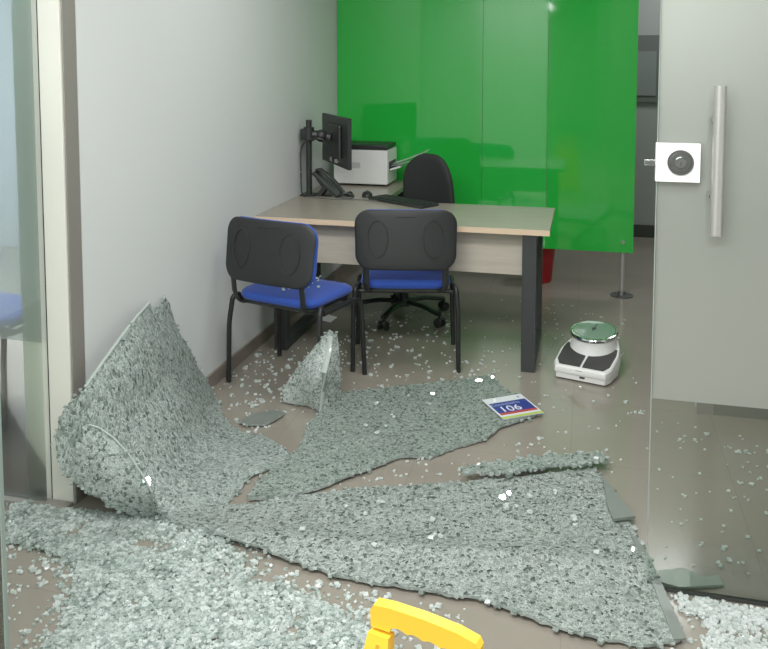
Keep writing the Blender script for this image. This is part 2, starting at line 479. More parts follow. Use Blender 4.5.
# ---- green glass partition
PYY = 5.69
gp = thing('glass_partition', 'bright green back-painted glass partition behind the desk, on a steel floor post', 'partition', (-.73, PYY, 0))
def gpan(name, x0, x1, m):
    o = G().box(x0+.73, x1+.73, 0, .012, .302, 2.45).obj(name, m, gp, False); return o
gpan('glass_panel', -1.757, -.716, M['green'])
gpan('glass_panel', -.713, -.276, M['green2'])
gpan('glass_panel', -.273, .298, M['green'])
ps = G().cyl((.234+.73, .035, 0), (.234+.73, .035, 2.4), .0165, n=20)
ps = ps.obj('support_post', M['steel'], gp)
G().lathe([(.075, 0), (.075, .006), (.03, .01), (.02, .03)], (.234+.73, .035, 0)).obj('floor_flange', simple('dull_flange', (92, 95, 92), .4, metal=.5), ps)
for (x, z) in ((.234, .375), (.234, 2.2), (-.60, .375), (-.245, 2.2)):
    G().cyl((x+.73, 0, z), (x+.73, -.012, z), .013, .011, n=18).obj('panel_bolt', M['chrome'], gp)

# ==================================================================  DESK
DX0, DX1, DY0, DY1, DZ = WX+.003, -.182, 4.165, 4.82, .74
dk = thing('office_desk', 'L-shaped office desk with pale laminate top, oak front panel and dark grey legs', 'desk', (-.95, 4.5, 0))
def dloc(g): 
    bmesh.ops.translate(g.bm, verts=g.bm.verts[:], vec=(.95, -4.5, 0)); return g
Z0 = DZ-.028
dloc(G().box(DX0, DX1, DY0+.003, DY1, Z0, DZ, bev=.001)).obj('desktop', M['top'], dk)
dloc(G().box(DX0, DX1, DY0, DY0+.003, Z0, DZ)).obj('front_edge_band', M['edge'], dk, False)
dloc(G().box(DX0, -1.20, DY1+.001, 5.66, Z0, DZ, bev=.001)).obj('return_top', M['top'], dk)
dloc(G().box(-1.58, -.29, 4.30, 4.318, .472, Z0)).obj('modesty_panel', M['modesty'], dk, False)
def legframe(x0, x1):
    g = G()
    g.box(x0, x1, 4.18, 4.235, 0, Z0-.001, bev=.004); g.box(x0, x1, 4.72, 4.775, 0, Z0-.001, bev=.004)
    g.box(x0+.002, x1-.002, 4.23, 4.725, .0, .05, bev=.004); g.box(x0+.002, x1-.002, 4.23, 4.725, Z0-.05, Z0-.001, bev=.004)
    return dloc(g).obj('leg', M['greyleg'], dk)
legframe(-.318, -.246); legframe(-1.66, -1.585)
g = G(); g.box(-1.27, -1.22, 5.50, 5.55, 0, Z0-.001, bev=.004); dloc(g).obj('leg', M['greyleg'], dk)
dloc(G().lathe([(.03, 0), (.03, .003), (.024, .004)], (-1.58, 4.90, DZ), 20)).obj('cable_grommet', M['black_pl'], dk)

# ==================================================================  VISITOR CHAIRS
def cushion(w, d, h, r, nx=14, ny=12, crown=.012, waterfall=0.):
    """padded slab, rounded in plan"""
    bm = bmesh.new()
    N = 44; rings = []
    for (k, z) in ((.90, 0), (.97, .006), (1., h*.45), (.985, h*.75), (.94, h*.95), (.80, h+crown*.4), (.5, h+crown*.8), (.2, h+crown)):
        ring = []
        out = rrect(w*k, d*k, r*k, 10)
        for x, y in out:
            zz = z-waterfall*max(0, (y/(d/2)))**3
            ring.append(bm.verts.new((x, y, zz)))
        rings.append(ring)
    n = len(rings[0])
    for A, B in zip(rings, rings[1:]):
        for i in range(n): bm.faces.new((A[i], A[(i+1) % n], B[(i+1) % n], B[i]))
    bm.faces.new(rings[0][::-1]); bm.faces.new(rings[-1])
    return bm
def addbm(g, bm, mat):
    me = bpy.data.meshes.new('tmp'); bm.to_mesh(me); bm.free(); me.transform(mat); g.bm.from_mesh(me); bpy.data.meshes.remove(me)

def curve_back(bm, k):
    for v in bm.verts: v.co.y += -k*(1-(v.co.x/.24)**2) if abs(v.co.x) < .3 else 0

def visitor_chair(label, loc, rz):
    t = thing('visitor_chair', label, 'chair', loc, rz)
    g = G(); addbm(g, cushion(.465, .42, .045, .09, crown=.010, waterfall=.012), Matrix.Translation((0, .0, .425)))
    g.obj('seat', M['blue'], t, ang=60)
    g = G(); g.prism(rrect(.43, .38, .07), .412, .424); g.obj('seat_pan', M['black_pl'], t)
    # back: outer plastic shell with two raised ribs, inner blue pad
    tilt = Matrix.Translation((0, -.225, .688)) @ Matrix.Rotation(R(90-8), 4, 'X')
    # local: x width, y up, z towards the rear (-Y of chair) after rotation -> z maps to -y
    g = G()
    def warp(bm):
        for v in bm.verts:
            v.co.z += .03*(1-(v.co.x/.235)**2)          # wraps round the sitter
    bm = cushion(.512, .300, .014, .075, crown=.003)
    bmesh.ops.subdivide_edges(bm, edges=[e for e in bm.edges if e.calc_length() > .1], cuts=6, use_grid_fill=True)
    # taper lower edge
    for v in bm.verts: v.co.x *= 1+.02*(v.co.y/.15)
    warp(bm); addbm(g, bm, tilt)
    for s in (-1, 1):                                   # moulded loops on the shell
        pts = []
        for j in range(33):
            a = 2*pi*j/32
            pts.append((s*(.140+.052*cos(a)), .005+.092*sin(a), 0))
        pts2 = [(x, y, .0165+.03*(1-(x/.235)**2)) for x, y, _ in pts]
        gg = G().tube(pts2, .0035, 6); addbm(g, gg.bm, tilt)
    gg = G().tube([(-.045, .115, .0165+.029), (.045, .115, .0165+.029)], .003, 6); addbm(g, gg.bm, tilt)
    g.obj('back_shell', M['black_shell'], t, ang=50)
    g = G(); bm = cushion(.512, .304, .035, .08, crown=.008)
    bmesh.ops.subdivide_edges(bm, edges=[e for e in bm.edges if e.calc_length() > .1], cuts=6, use_grid_fill=True)
    for v in bm.verts: v.co.z = -v.co.z-.001
    warp(bm); addbm(g, bm, tilt)
    g.obj('back_cushion', M['blue'], t, ang=60)
    # frame of black oval tube
    for s in (-1, 1):
        x = s*.262
        fr = G().tube([(x*.94, -.13, .405), (x*.94, -.155, .44), (x*.985, -.185, .425), (x*1.02, -.203, .3), (x*1.03, -.21, 0)], .0125, 12, rx=.0125, fil=.03)
        fr.obj('leg', M['black_fr'], t)
        fr = G().tube([(x*.94, .10, .40), (x*.96, .16, .40), (x*.98, .19, .36), (x*1.02, .205, 0)], .0125, 12, fil=.04)
        fr.obj('leg', M['black_fr'], t)
        G().tube([(x*.94, -.14, .402), (x*.94, .12, .402)], .0125, 12).obj('side_rail', M['black_fr'], t)
        # bracket carrying the back
        g = G().tube([(s*.19, -.08, .408), (s*.19, -.2, .408), (s*.2, -.235, .45), (s*.2, -.252, .58)], .005, 8, rx=.016, fil=.04)
        g.obj('back_bracket', M['black_fr'], t)
    g = G(); g.tube([(-.25, .12, .400), (.25, .12, .400)], .011, 10); g.obj('cross_rail', M['black_fr'], t)
    g = G(); g.tube([(-.25, -.135, .400), (.25, -.135, .400)], .011, 10); g.obj('cross_rail', M['black_fr'], t)
    return t
cR = visitor_chair('blue and black visitor chair tucked under the desk front, right one of the pair', (-.935, 4.245, 0), 12.5)
cL = copy_tree(cR); cL.location = (-1.395, 3.83, 0); cL.rotation_euler = (0, 0, R(-15.4))
cL['label'] = 'blue and black visitor chair turned sideways against the white wall, crumbs on its seat'
cN = copy_tree(cR); cN.location = (-2.66, 3.20, 0); cN.rotation_euler = (0, 0, R(-6))
cN['label'] = 'dark chair seen dimly through the frosted window at the left edge'

# ==================================================================  OFFICE CHAIR
oc = thing('office_chair', 'black swivel office chair behind the desk with a rounded backrest', 'chair', (-1.095, 4.925, 0), 0)
face = -28    # turned
rot = Matrix.Rotation(R(180+face), 4, 'Z')
g = G(); addbm(g, cushion(.46, .44, .06, .12, crown=.015, waterfall=.015), rot @ Matrix.Translation((0, 0, .45)))
g.obj('seat', M['blk_fab'], oc, ang=60)
g = G(); bm = cushion(.40, .46, .05, .17, crown=.012)
bmesh.ops.subdivide_edges(bm, edges=[e for e in bm.edges if e.calc_length() > .1], cuts=6, use_grid_fill=True)
for v in bm.verts:
    v.co.z += -.045*(1-(v.co.x/.2)**2); v.co.x *= 1-.10*max(0, v.co.y/.23)
addbm(g, bm, rot @ Matrix.Translation((0, -.255, .765)) @ Matrix.Rotation(R(90-6), 4, 'X') @ Matrix.Rotation(R(180), 4, 'Y'))
g.obj('backrest', M['blk_fab'], oc, ang=60)
g = G(); pts = [rot @ Vector(p) for p in ((0, .02, .44), (0, -.2, .44), (0, -.30, .50), (0, -.31, .70))]
g.tube(pts, .008, 8, rx=.03, fil=.05); g.obj('back_support', M['black_pl'], oc)
g = G(); g.cyl((0, 0, .10), (0, 0, .30), .028); g.cyl((0, 0, .3), (0, 0, .44), .016); g.obj('gas_column', M['black_pl'], oc)
hub = G().cyl((0, 0, .075), (0, 0, .12), .045, .035).obj('star_base', M['black_pl'], oc)
for k in range(5):
    a = R(-102+72*k); d = Vector((cos(a), sin(a), 0))
    leg = G().tube([d*.03+Vector((0, 0, .10)), d*.15+Vector((0, 0, .10)), d*.29+Vector((0, 0, .075))], .014, 8, rx=.02).obj('base_arm', M['black_pl'], hub)
    c = d*.29; side = Vector((-d.y, d.x, 0))
    g = G()
    for s in (-1, 1): g.cyl(c+side*s*.012+Vector((0, 0, .028)), c+side*s*.027+Vector((0, 0, .028)), .027, n=20)
    g.cyl(c+Vector((0, 0, .03)), c+Vector((0, 0, .075)), .008); g.ball(c+Vector((0, 0, .045)), .02, (1, 1, .8))
    g.obj('caster', M['black_pl'], hub)

# ==================================================================  DESK EQUIPMENT
# monitor arm on a clamped pole
ma = thing('monitor_mount', 'black pole and clamp mount fixed to the desk beside the wall, carrying the monitor', 'monitor mount', (-1.70, 4.90, DZ))
G().cyl((0, 0, .008), (0, 0, .475), .0185, n=20).obj('pole', M['black_pl'], ma)
G().box(-.045, .045, -.05, .05, 0, .012, bev=.003).obj('desk_plate', M['black_pl'], ma)
g = G(); g.cyl((0, 0, .345), (0, 0, .43), .033, n=24); g.box(-.05, .0, -.028, .028, .355, .42, bev=.008)
g.obj('clamp', M['black_pl'], ma)
g = G(); g.tube([(0, 0, .385), (.07, .02, .375), (.125, .04, .36)], .030, 12, rx=.026); g.ball((.075, .02, .375), .040)
g.obj('swing_arm', M['black_pl'], ma)
G().box(.0, .014, -.05, .05, -.05, .05, bev=.003, mat=Matrix.Translation((.13, .045, .355)) @ Matrix.Rotation(R(32), 4, 'Z')).obj('mount_plate', M['black_pl'], ma)
# monitor : seen from behind, nearly edge on
P1, P2 = Vector((-1.383, 4.73)), Vector((-1.70, 5.20))
mid = (P1+P2)/2; dv = (P1-P2).normalized(); ang = math.degrees(math.atan2(dv.y, dv.x))
mo = thing('computer_monitor', 'black flat monitor on the clamp mount, turned with its back to the viewer', 'monitor', (mid.x, mid.y, .93), ang)
Lm = (P1-P2).length
G().box(-Lm/2, Lm/2, -.012, .012, 0, .31, bev=.004).obj('casing', M['screen'], mo)
G().box(-Lm/2+.01, Lm/2-.01, .0121, .0128, .012, .30).obj('screen', simple('screen_glass', (18, 20, 22), .15), mo, False)
G().box(-.16, .16, -.034, -.011, .05, .26, bev=.012).obj('rear_housing', M['black_pl'], mo)
for k in range(3):
    G().box(-.05+.05*k, -.02+.05*k, -.03, -.012, .022, .046, bev=.002).obj('port', M['steel'] if k != 1 else M['black_pl'], mo)
# printer
pr = thing('laser_printer', 'white laser printer with black top, on the desk return by the green glass', 'printer', (-1.49, 5.475, DZ))
g = G(); g.box(-.19, .19, -.135, .14, .012, .245, bev=.012); g.obj('body', M['white_pl'], pr)
G().box(-.185, .185, -.13, .136, .246, .28, bev=.008).obj('top_cover', M['black_pl'], pr)
G().box(.155, .1925, -.1, .10, .10, .165, bev=.004).obj('output_slot', M['mark_dk'], pr)
G().box(.18, .27, -.085, .085, -.006, .006, bev=.003, mat=Matrix.Translation((0, 0, .105)) @ Matrix.Translation((.18, 0, 0)) @ Matrix.Rotation(R(-18), 4, 'Y') @ Matrix.Translation((-.18, 0, 0))).obj('output_tray', M['white_pl'], pr)
G().box(-.1, .0, -.1362, -.134, .12, .16, bev=.0).obj('side_vent', simple('vent_grey', (196, 198, 196), .5), pr, False)
for sx in (-.15, .15):
    for sy in (-.1, .1): G().cyl((sx, sy, 0), (sx, sy, .014), .014, n=12).obj('foot', M['black_pl'], pr)
# printed sheets sticking out of the printer
def paper(name, label, loc, rz, tilt, w=.16, d=.21, curl=.02):
    g = G(); n = 8
    rows = []
    for i in range(n+1):
        x = d*i/n; z = curl*(i/n)**2
        rows.append([g.bm.verts.new((x, -w/2, z)), g.bm.verts.new((x, w/2, z))])
    for A, B in zip(rows, rows[1:]): g.bm.faces.new((A[0], B[0], B[1], A[1]))
    r = bmesh.ops.solidify(g.bm, geom=g.bm.faces[:], thickness=.0012)
    o = g.obj(name, M['paper'], None); o.location = loc; o.rotation_euler = (0, R(tilt), R(rz))
    return tag(o, label, 'paper')
paper('paper_sheet', 'white printed sheet lying in the printer output, lower one', (-1.31, 5.46, DZ+.128), 0, -14, .15, .18, .004)
paper('paper_sheet', 'white sheet curling up from the printer output, upper one reaching toward the office chair', (-1.31, 5.50, DZ+.138), 4, -16, .15, .27, .025)
# desk phone
ph = thing('desk_phone', 'black desk telephone tilted on its stand beside the monitor pole', 'telephone', (-1.575, 4.93, DZ), 2)
slope = Matrix.Translation((.0, 0, .075)) @ Matrix.Rotation(R(43), 4, 'Y')
G().box(-.115, .10, -.09, .09, -.014, .012, bev=.006, mat=slope).obj('base', M['black_pl'], ph)
g = G(); g.prism([(-.075, 0), (-.045, 0), (.0, .062), (-.06, .118), (-.072, .108), (-.035, .06)], -.06, .06, Matrix.Rotation(R(90), 4, 'X'))
g.obj('stand', M['black_pl'], ph)
g = G(); g.tube([slope @ Vector(p) for p in ((-.112, -.062, .018), (-.10, -.062, .036), (-.05, -.062, .05), (0, -.062, .053), (.05, -.062, .05), (.095, -.062, .036), (.105, -.062, .018))], .011, 10, rx=.02)
g.obj('handset', M['black_pl'], ph)
G().box(-.10, -.045, -.02, .075, .008, .0145, bev=.002, mat=slope).obj('display', simple('phone_display', (92, 104, 102), .2), ph)
KM = simple('phone_key', (70, 74, 74), .5)
for r in range(3):
    for c in range(3):
        G().box(-.02+.026*r, -.003+.026*r, -.01+.027*c, .010+.027*c, .010, .017, bev=.002, mat=slope).obj('key', KM, ph)
# cables
def cable(name, label, pts, r=.003, m=None, cat='cable', group=None):
    pts = [Vector(p) for p in pts]; out = []
    for i in range(len(pts)-1):
        p0, p1, p2, p3 = pts[max(i-1, 0)], pts[i], pts[i+1], pts[min(i+2, len(pts)-1)]
        for j in range(8):
            t = j/8; out.append(.5*((2*p1)+(p2-p0)*t+(2*p0-5*p1+4*p2-p3)*t*t+(3*p1-p0-3*p2+p3)*t**3))
    out.append(pts[-1])
    return tag(G().tube(out, r, 6).obj(name, m or M['black_pl']), label, cat, group)
cable('monitor_cable', 'black cable looping from the monitor mount down beside the pole', [(-1.555, 4.90, 1.02), (-1.59, 4.87, 1.09), (-1.66, 4.85, 1.10), (-1.735, 4.865, 1.05), (-1.74, 4.86, .9), (-1.735, 4.86, .76), (-1.70, 4.83, .745)], .005)
cable('phone_cord', 'dark cord coiled on the desk in front of the telephone', [(-1.50, 4.86, .745), (-1.455, 4.875, .765), (-1.42, 4.90, .75), (-1.44, 4.93, .765), (-1.475, 4.91, .755), (-1.43, 4.87, .75), (-1.40, 4.86, .755), (-1.41, 4.84, .745), (-1.47, 4.82, .744)], .007)
cable('desk_cable', 'thin grey cable lying across the desk behind the chair back', [(-1.69, 4.82, .744), (-1.6, 4.80, .744), (-1.5, 4.78, .744), (-1.35, 4.80, .744), (-1.2, 4.78, .744), (-1.08, 4.74, .744)], .003, simple('grey_cable', (96, 98, 94), .5))
# mouse and keyboard
ms = thing('computer_mouse', 'small black computer mouse beside the keyboard', 'mouse', (-1.335, 4.945, DZ), 15)
g = G(); g.ball((0, 0, .004), .055, (.62, 1.0, .58), 18)
for v in g.bm.verts: v.co.z = max(v.co.z, 0)
g.obj('shell', M['black_pl'], ms); G().ball((0, .03, .033), .008, (.5, 1, .7), 10).obj('scroll_wheel', M['greyleg'], ms)
kd = (Vector((-.93, 4.60))-Vector((-1.296, 4.82))); ka = math.degrees(math.atan2(kd.y, kd.x))
kb = thing('keyboard', 'black keyboard lying askew on the desk in front of the office chair', 'keyboard', (-1.07, 4.775, DZ), ka)
G().box(-.22, .22, -.075, .075, 0, .016, bev=.004).obj('case', M['black_pl'], kb)
g = G()
for r in range(5):
    for c in range(14): g.box(-.208+.0298*c, -.208+.0298*c+.025, -.062+.026*r, -.062+.026*r+.021, .015, .0215, bev=.0015, seg=1)
g.obj('keys', M['black_shell'], kb)
# waste bin behind the partition
wb = thing('waste_bin', 'small red waste bin standing on the floor beneath the green partition', 'bin', (-.335, 5.98, 0))
g = G(); g.lathe([(.085, 0), (.092, .01), (.115, .25), (.119, .255), (.119, .268), (.112, .268), (.106, .25), (.085, .015), (.03, .012)], n=36); g.obj('bucket', M['red'], wb)
g = G(); g.lathe([(.1195, .245), (.123, .25), (.123, .27), (.1195, .272)], n=36); g.obj('rim', M['red'], wb)

# ==================================================================  SCALE
sc_ = thing('bathroom_scale', 'white mechanical floor scale with round dial and two black foot pads', 'scale', (.022, 4.262, 0), -16)
sc_.scale = (1.06, 1.06, 1.09)
def scaled_outline(k, x=.0): return None
bo = [(-.118, -.155), (.118, -.155), (.135, -.12), (.142, .0), (.128, .08), (.10, .155), (-.10, .155), (-.128, .08), (-.142, .0), (-.135, -.12)]
g = G(); g.prism([(x*.97, y*.97) for x, y in bo], .008, .03)
g.obj('lower_tray', M['white_pl'], sc_)
g = G()
# upper shell: lofted, slightly sloping platform
rings = []
for k, z0, z1 in ((1., .033, .033), (1.02, .045, .06), (1.0, .058, .118), (.96, .064, .128)):
    rings.append([g.bm.verts.new((x*k, y*k, z0+(z1-z0)*(y+.155)/.31)) for x, y in bo])
for A, B in zip(rings, rings[1:]):
    for i in range(len(bo)): g.bm.faces.new((A[i], A[(i+1) % len(bo)], B[(i+1) % len(bo)], B[i]))
g.bm.faces.new(rings[0][::-1]); g.bm.faces.new(rings[-1])
g.obj('platform', M['white_pl'], sc_, ang=30)
def padz(y): return .0655+.064*(y+.155)/.31
for s in (-1, 1):
    poly = [(s*.006, -.138), (s*.104, -.138), (s*.124, -.10), (s*.128, .0), (s*.122, .05), (s*.102, .05), (s*.078, .0), (s*.006, -.036)]
    g = G(); top = [g.bm.verts.new((x, y, padz(y)+.003)) for x, y in poly]; bot = [g.bm.verts.new((x, y, padz(y)-.004)) for x, y in poly]
    g.bm.faces.new(top); g.bm.faces.new(bot[::-1])
    for i in range(len(poly)): j = (i+1) % len(poly); g.bm.faces.new((top[i], top[j], bot[j], bot[i]))
    g.obj('foot_pad', M['rubber'], sc_, False)
dc = Vector((0, .075, 0))
g = G(); g.lathe([(.128, .07), (.116, .095), (.107, .125), (.107, .162)], dc, 40)
for v in g.bm.verts:
    if v.co.z < .12: v.co.x *= 1.03
def dtilt(bm, c=Vector((0, .075, .165))):
    m = Matrix.Translation(c) @ Matrix.Rotation(R(7), 4, 'X') @ Matrix.Translation(-c)
    for v in bm.verts:
        if v.co.z > .155: v.co = m @ v.co
dtilt(g.bm); dcol = g.obj('dial_column', M['white_pl'], sc_)
g = G(); g.lathe([(.104, .160), (.112, .164), (.114, .172), (.110, .180), (.102, .182)], dc, 44); dtilt(g.bm); rim = g.obj('dial_rim', M['chrome'], dcol)
g = G(); g.lathe([(.1015, .180), (.098, .184), (.06, .187), (.01, .188)], dc, 44); dtilt(g.bm); dg = g.obj('dial_glass', M['dial'], dcol)
g = G(); g.box(-.002, .002, .075, .14, .1882, .1892); g.box(-.003, .003, .05, .08, .1882, .189)
g.cyl((0, .075, .186), (0, .075, .191), .010, n=16); dtilt(g.bm); g.obj('pointer', M['mark_dk'], dcol, False)
G().prism(rrect(.035, .010, .0045, 4), 0, .0008, Matrix.Translation((-.005, -.1555, .05)) @ Matrix.Rotation(R(90), 4, 'X')).obj('maker_badge', M['mark'], sc_, False)
G().prism(rrect(.026, .008, .003, 4), 0, .002, Matrix.Translation((.01, -.151, .024)) @ Matrix.Rotation(R(90), 4, 'X')).obj('adjuster', M['mark_dk'], sc_, False)
for x in (-.09, .09):
    for y in (-.12, .12): G().cyl((x, y, 0), (x, y, .012), .016, n=14).obj('foot', M['black_pl'], sc_)

# ==================================================================  WET FLOOR SIGN (near the camera)
ws = thing('wet_floor_sign', 'yellow plastic caution floor sign in the foreground, its carrying handle in view', 'floor sign', (-.252, 1.305, 0), -13)
HT = .665
def tiltm(a): return Matrix.Translation((0, 0, HT)) @ Matrix.Rotation(R(a), 4, 'X') @ Matrix.Translation((0, 0, -HT))
XZ = Matrix.Rotation(R(90), 4, 'X')   # poly (x,y)->(x,z), extruded along -y
g = G()
top = [(-.098, .612), (-.100, .640), (-.093, .652), (-.06, .6555), (0, .6555), (.06, .6515), (.094, .644), (.100, .634), (.100, .606)]
low = []
for j in range(24):
    x = .060-.120*j/23; low.append((x, .619-.0025+.0045*abs(sin(j/23*pi*4))-.003*(x/.06)))
g.prism(top[:1]+[(-.098, .612)][:0]+top[1:]+[(.064, .606)]+low+[(-.062, .612)], -.011, .011, XZ)
g.obj('handle_grip', M['yellow'], ws, True, 30).matrix_local = Matrix.Translation((0, 0, .010))
def frontpanel():
    g = G()
    A = -.004
    # two uprights beside the hand opening, widening downwards, and the board under it
    g.prism([(-.099, .615), (-.060, .615), (-.058, .555), (-.064, .52), (-.118, .52), (-.106, .575)], -.013, .013, XZ)
    g.prism([(.060, .615), (.099, .612), (.106, .57), (.118, .52), (.064, .52), (.058, .555)], -.012, .012, XZ)
    g.prism([(-.118, .521), (.118, .521), (.150, .012), (.110, .012), (.10, .035), (-.10, .035), (-.110, .012), (-.150, .012)], -.010, .010, XZ)
    return g
fp = frontpanel(); o = fp.obj('front_panel', M['yellow'], ws, True, 30); o.matrix_local = tiltm(-9)
G().box(-.082, -.076, -.0145, -.0125, .53, .60).obj('seam', simple('yellow_groove', (205, 160, 40), .5), o, False)
g = G(); g.prism([(-.108, .515), (.108, .515), (.150, .012), (.110, .012), (.10, .035), (-.10, .035), (-.110, .012), (-.150, .012)], -.010, .010, XZ)
b_ = g.obj('back_panel', M['yellow'], ws, True, 30); b_.matrix_local = Matrix.Translation((0, .018, 0)) @ tiltm(9)
G().cyl((-.10, .014, .50), (.10, .014, .50), .012, n=16).obj('hinge', M['yellow'], ws)

# ==================================================================  ROOM PLAQUE on the glass
c1, c2, c3, c4 = [Vector(p) for p in ((-.461, 3.748), (-.295, 3.86), (-.17, 3.697), (-.338, 3.581))]
ux = (c2-c1+c3-c4)/2; uy = (c1-c4+c2-c3)/2; W_, H_ = ux.length, uy.length
sg = thing('room_plaque', 'blue and white room number plaque reading 106, lying on the crazed glass sheet', 'sign', ((c1+c3)/2).to_3d()+Vector((0, -.035, .022)), math.degrees(math.atan2(ux.y, ux.x)))
sg.rotation_euler = (R(1.5), R(0), sg.rotation_euler[2])
def sq(name, x0, x1, y0, y1, z0, z1, m): return G().box(x0*W_, x1*W_, y0*H_, y1*H_, z0, z1).obj(name, m, sg, False)
sq('plate', -.5, .5, -.5, .5, 0, .004, M['sign_white'])
sq('blue_field', -.46, .46, -.24, .25, .0041, .0047, M['ink_blue'])
sq('red_stripe', -.46, .46, -.33, -.24, .0041, .0047, M['ink_red'])
sq('green_stripe', -.5, .5, -.5, -.41, .0041, .0047, M['ink_green'])
def txt(s, size, x, y, m, name):
    cu = bpy.data.curves.new(name, 'FONT'); cu.body = s; cu.size = size; cu.align_x = 'CENTER'; cu.align_y = 'CENTER'; cu.extrude = .0003
    o = bpy.data.objects.new(name, cu); col.objects.link(o)
    dg_ = bpy.context.evaluated_depsgraph_get(); me = bpy.data.meshes.new_from_object(o.evaluated_get(dg_))
    bpy.data.objects.remove(o); bpy.data.curves.remove(cu)
    me.materials.clear(); me.materials.append(m)
    o = bpy.data.objects.new(name, me); col.objects.link(o); o.parent = sg; o.location = (x*W_, y*H_, .0051); return o
txt('106', .072, -.10, -.10, M['sign_text'], 'number_lettering')
txt('Consultorio', .030, -.10, .14, M['sign_text2'], 'word_lettering')
txt('v', .03, .36, .38, M['ink_blue'], 'header_mark')
o = G().prism([(-.31*W_, .30*H_), (-.24*W_, .30*H_), (-.17*W_, .46*H_), (-.24*W_, .46*H_)], .0041, .0046).obj('header_stripe', M['paper'], sg, False)

# ==================================================================  SHATTERED SHEETS
A_ctrl = [(165,297,-1.746,3.15,0.582),(150,305,-1.736,3.008,0.59),(135,323,-1.693,2.82,0.577),(115,350,-1.689,2.67,0.522),(85,390,-1.703,2.5,0.436),(65,408,-1.757,2.46,0.382),(55,440,-1.787,2.44,0.273),(60,465,-1.763,2.43,0.19),(75,480,-1.705,2.43,0.144),(110,505,-1.584,2.45,0.059),(180,325,-1.736,3.259,0.426),(200,365,-1.716,3.404,0.193),(150,400,-1.613,2.78,0.294),(130,380,-1.636,2.68,0.41),(160,350,-1.651,2.93,0.435),(165,440,-1.531,2.74,0.164),(110,430,-1.634,2.54,0.281),(195,455,-1.465,2.85,0.061),(150,480,-1.493,2.56,0.104),(190,400,-1.586,3.05,0.186),(160,514,-1.414,2.486,0.03),(215,395,-1.685,3.49,0.02),(225,420,-1.532,3.267,0.012),(240,432,-1.42,3.174,0.012),(270,440,-1.268,3.135,0.012),(290,455,-1.141,3.032,0.012),(250,478,-1.224,2.823,0.012),(205,505,-1.302,2.601,0.015),(240,455,-1.329,2.968,0.02)]
A_out = [(165,297),(170,304),(175,322),(182,338),(192,354),(203,374),(215,396),(226,420),(240,431),(262,435),(281,446),(291,455),(282,464),(256,473),(244,483),(239,492),(228,503),(205,505),(190,512),(172,510),(160,514),(140,505),(110,505),(96,494),(82,488),(74,482),(62,470),(58,462),(55,440),(58,422),(66,408),(85,389),(104,363),(122,338),(138,317),(150,304),(153,313),(155,318),(159,308)]
fA = rbf(A_ctrl)
def fA2(s, t):
    p = fA(s, t); p.x = max(p.x, WX+.022 if p.y > 2.5 else -1.84); p.y = max(p.y, 2.40); p.z = max(p.z, .009)
    if p.y > 2.48 and p.y < 2.6: p.x = max(p.x, WX+.03)
    return p
sA = sheet('shattered_glass_sheet', A_out, fA2, 4.0, .8, .006, M['sheetA'], None, .0010, 11, .55, .008, (31, 32, 33, 34))
tag(sA, 'crazed greenish glass sheet standing against the white wall with a two-pointed top', 'broken glass', 'shattered glass sheets')
F_ctrl = [(84,395,-1.681,2.46,0.437),(66,412,-1.725,2.42,0.388),(53,447,-1.766,2.4,0.269),(55,467,-1.757,2.395,0.201),(75,484,-1.681,2.395,0.15),(92,492,-1.616,2.395,0.13),(110,508,-1.559,2.41,0.074),(88,427,-1.628,2.4,0.355),(99,427,-1.586,2.4,0.359),(114,438,-1.533,2.405,0.325),(129,454,-1.481,2.41,0.273),(143,475,-1.437,2.42,0.2),(158,504,-1.394,2.44,0.094),(85,455,-1.629,2.38,0.266),(115,480,-1.524,2.39,0.187),(162,517,-1.416,2.502,0.01),(143,517,-1.48,2.486,0.01)]
F_out = [(84,424),(92,425),(100,428),(114,438),(129,454),(143,475),(152,492),(160,514),(150,517),(132,516),(116,510),(108,504),(100,494),(90,494),(78,486),(74,470),(76,445)]
fF = rbf(F_ctrl)
def fF2(s, t):
    p = fF(s, t); p.z = max(p.z, .009); return p
flap = sheet('folded_flap', F_out, fF2, 4.0, .6, .007, M['sheetF'], sA, .001, 12, .45, .008, (0, 1, 2, 3, 4, 5, 6))
tag(flap, 'paler folded-over corner of the sheet with a bright curved edge')
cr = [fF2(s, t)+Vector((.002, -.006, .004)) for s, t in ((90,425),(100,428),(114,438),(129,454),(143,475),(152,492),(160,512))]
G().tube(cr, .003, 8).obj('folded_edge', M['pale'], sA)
N_ctrl = [(325,333,-1.15,3.52,0.352),(337,333,-1.106,3.56,0.342),(332,350,-1.121,3.53,0.272),(313,352,-1.212,3.53,0.254),(297,375,-1.287,3.52,0.143),(340,365,-1.098,3.58,0.185),(326,370,-1.127,3.44,0.203),(308,380,-1.22,3.46,0.141),(283,403,-1.355,3.514,0.008),(310,408,-1.215,3.492,0.008),(327,407,-1.143,3.475,0.008),(342,400,-1.099,3.613,0.008)]
N_out = [(326,333),(332,331),(337,335),(339,352),(340,370),(342,400),(328,407),(310,408),(292,406),(283,402),(284,389),(290,377),(302,362),(314,347)]
fN = rbf(N_ctrl)
def fN2(s, t):
    p = fN(s, t); p.z = max(p.z, .009); return p
sN = sheet('shattered_glass_sheet', N_out, fN2, 3.0, .4, .006, M['cone'], None, .0008, 13, .4, .006)
tag(sN, 'small upright folded piece of crazed glass propped before the left visitor chair', 'broken glass', 'shattered glass sheets')
fold = [fN2(s, t)+Vector((0, -.010, 0)) for s, t in ((331,335),(330,350),(326,370),(326,388),(324,406))]
G().tube(fold, .006, 8, rx=.013).obj('folded_edge', M['pale'], sN)

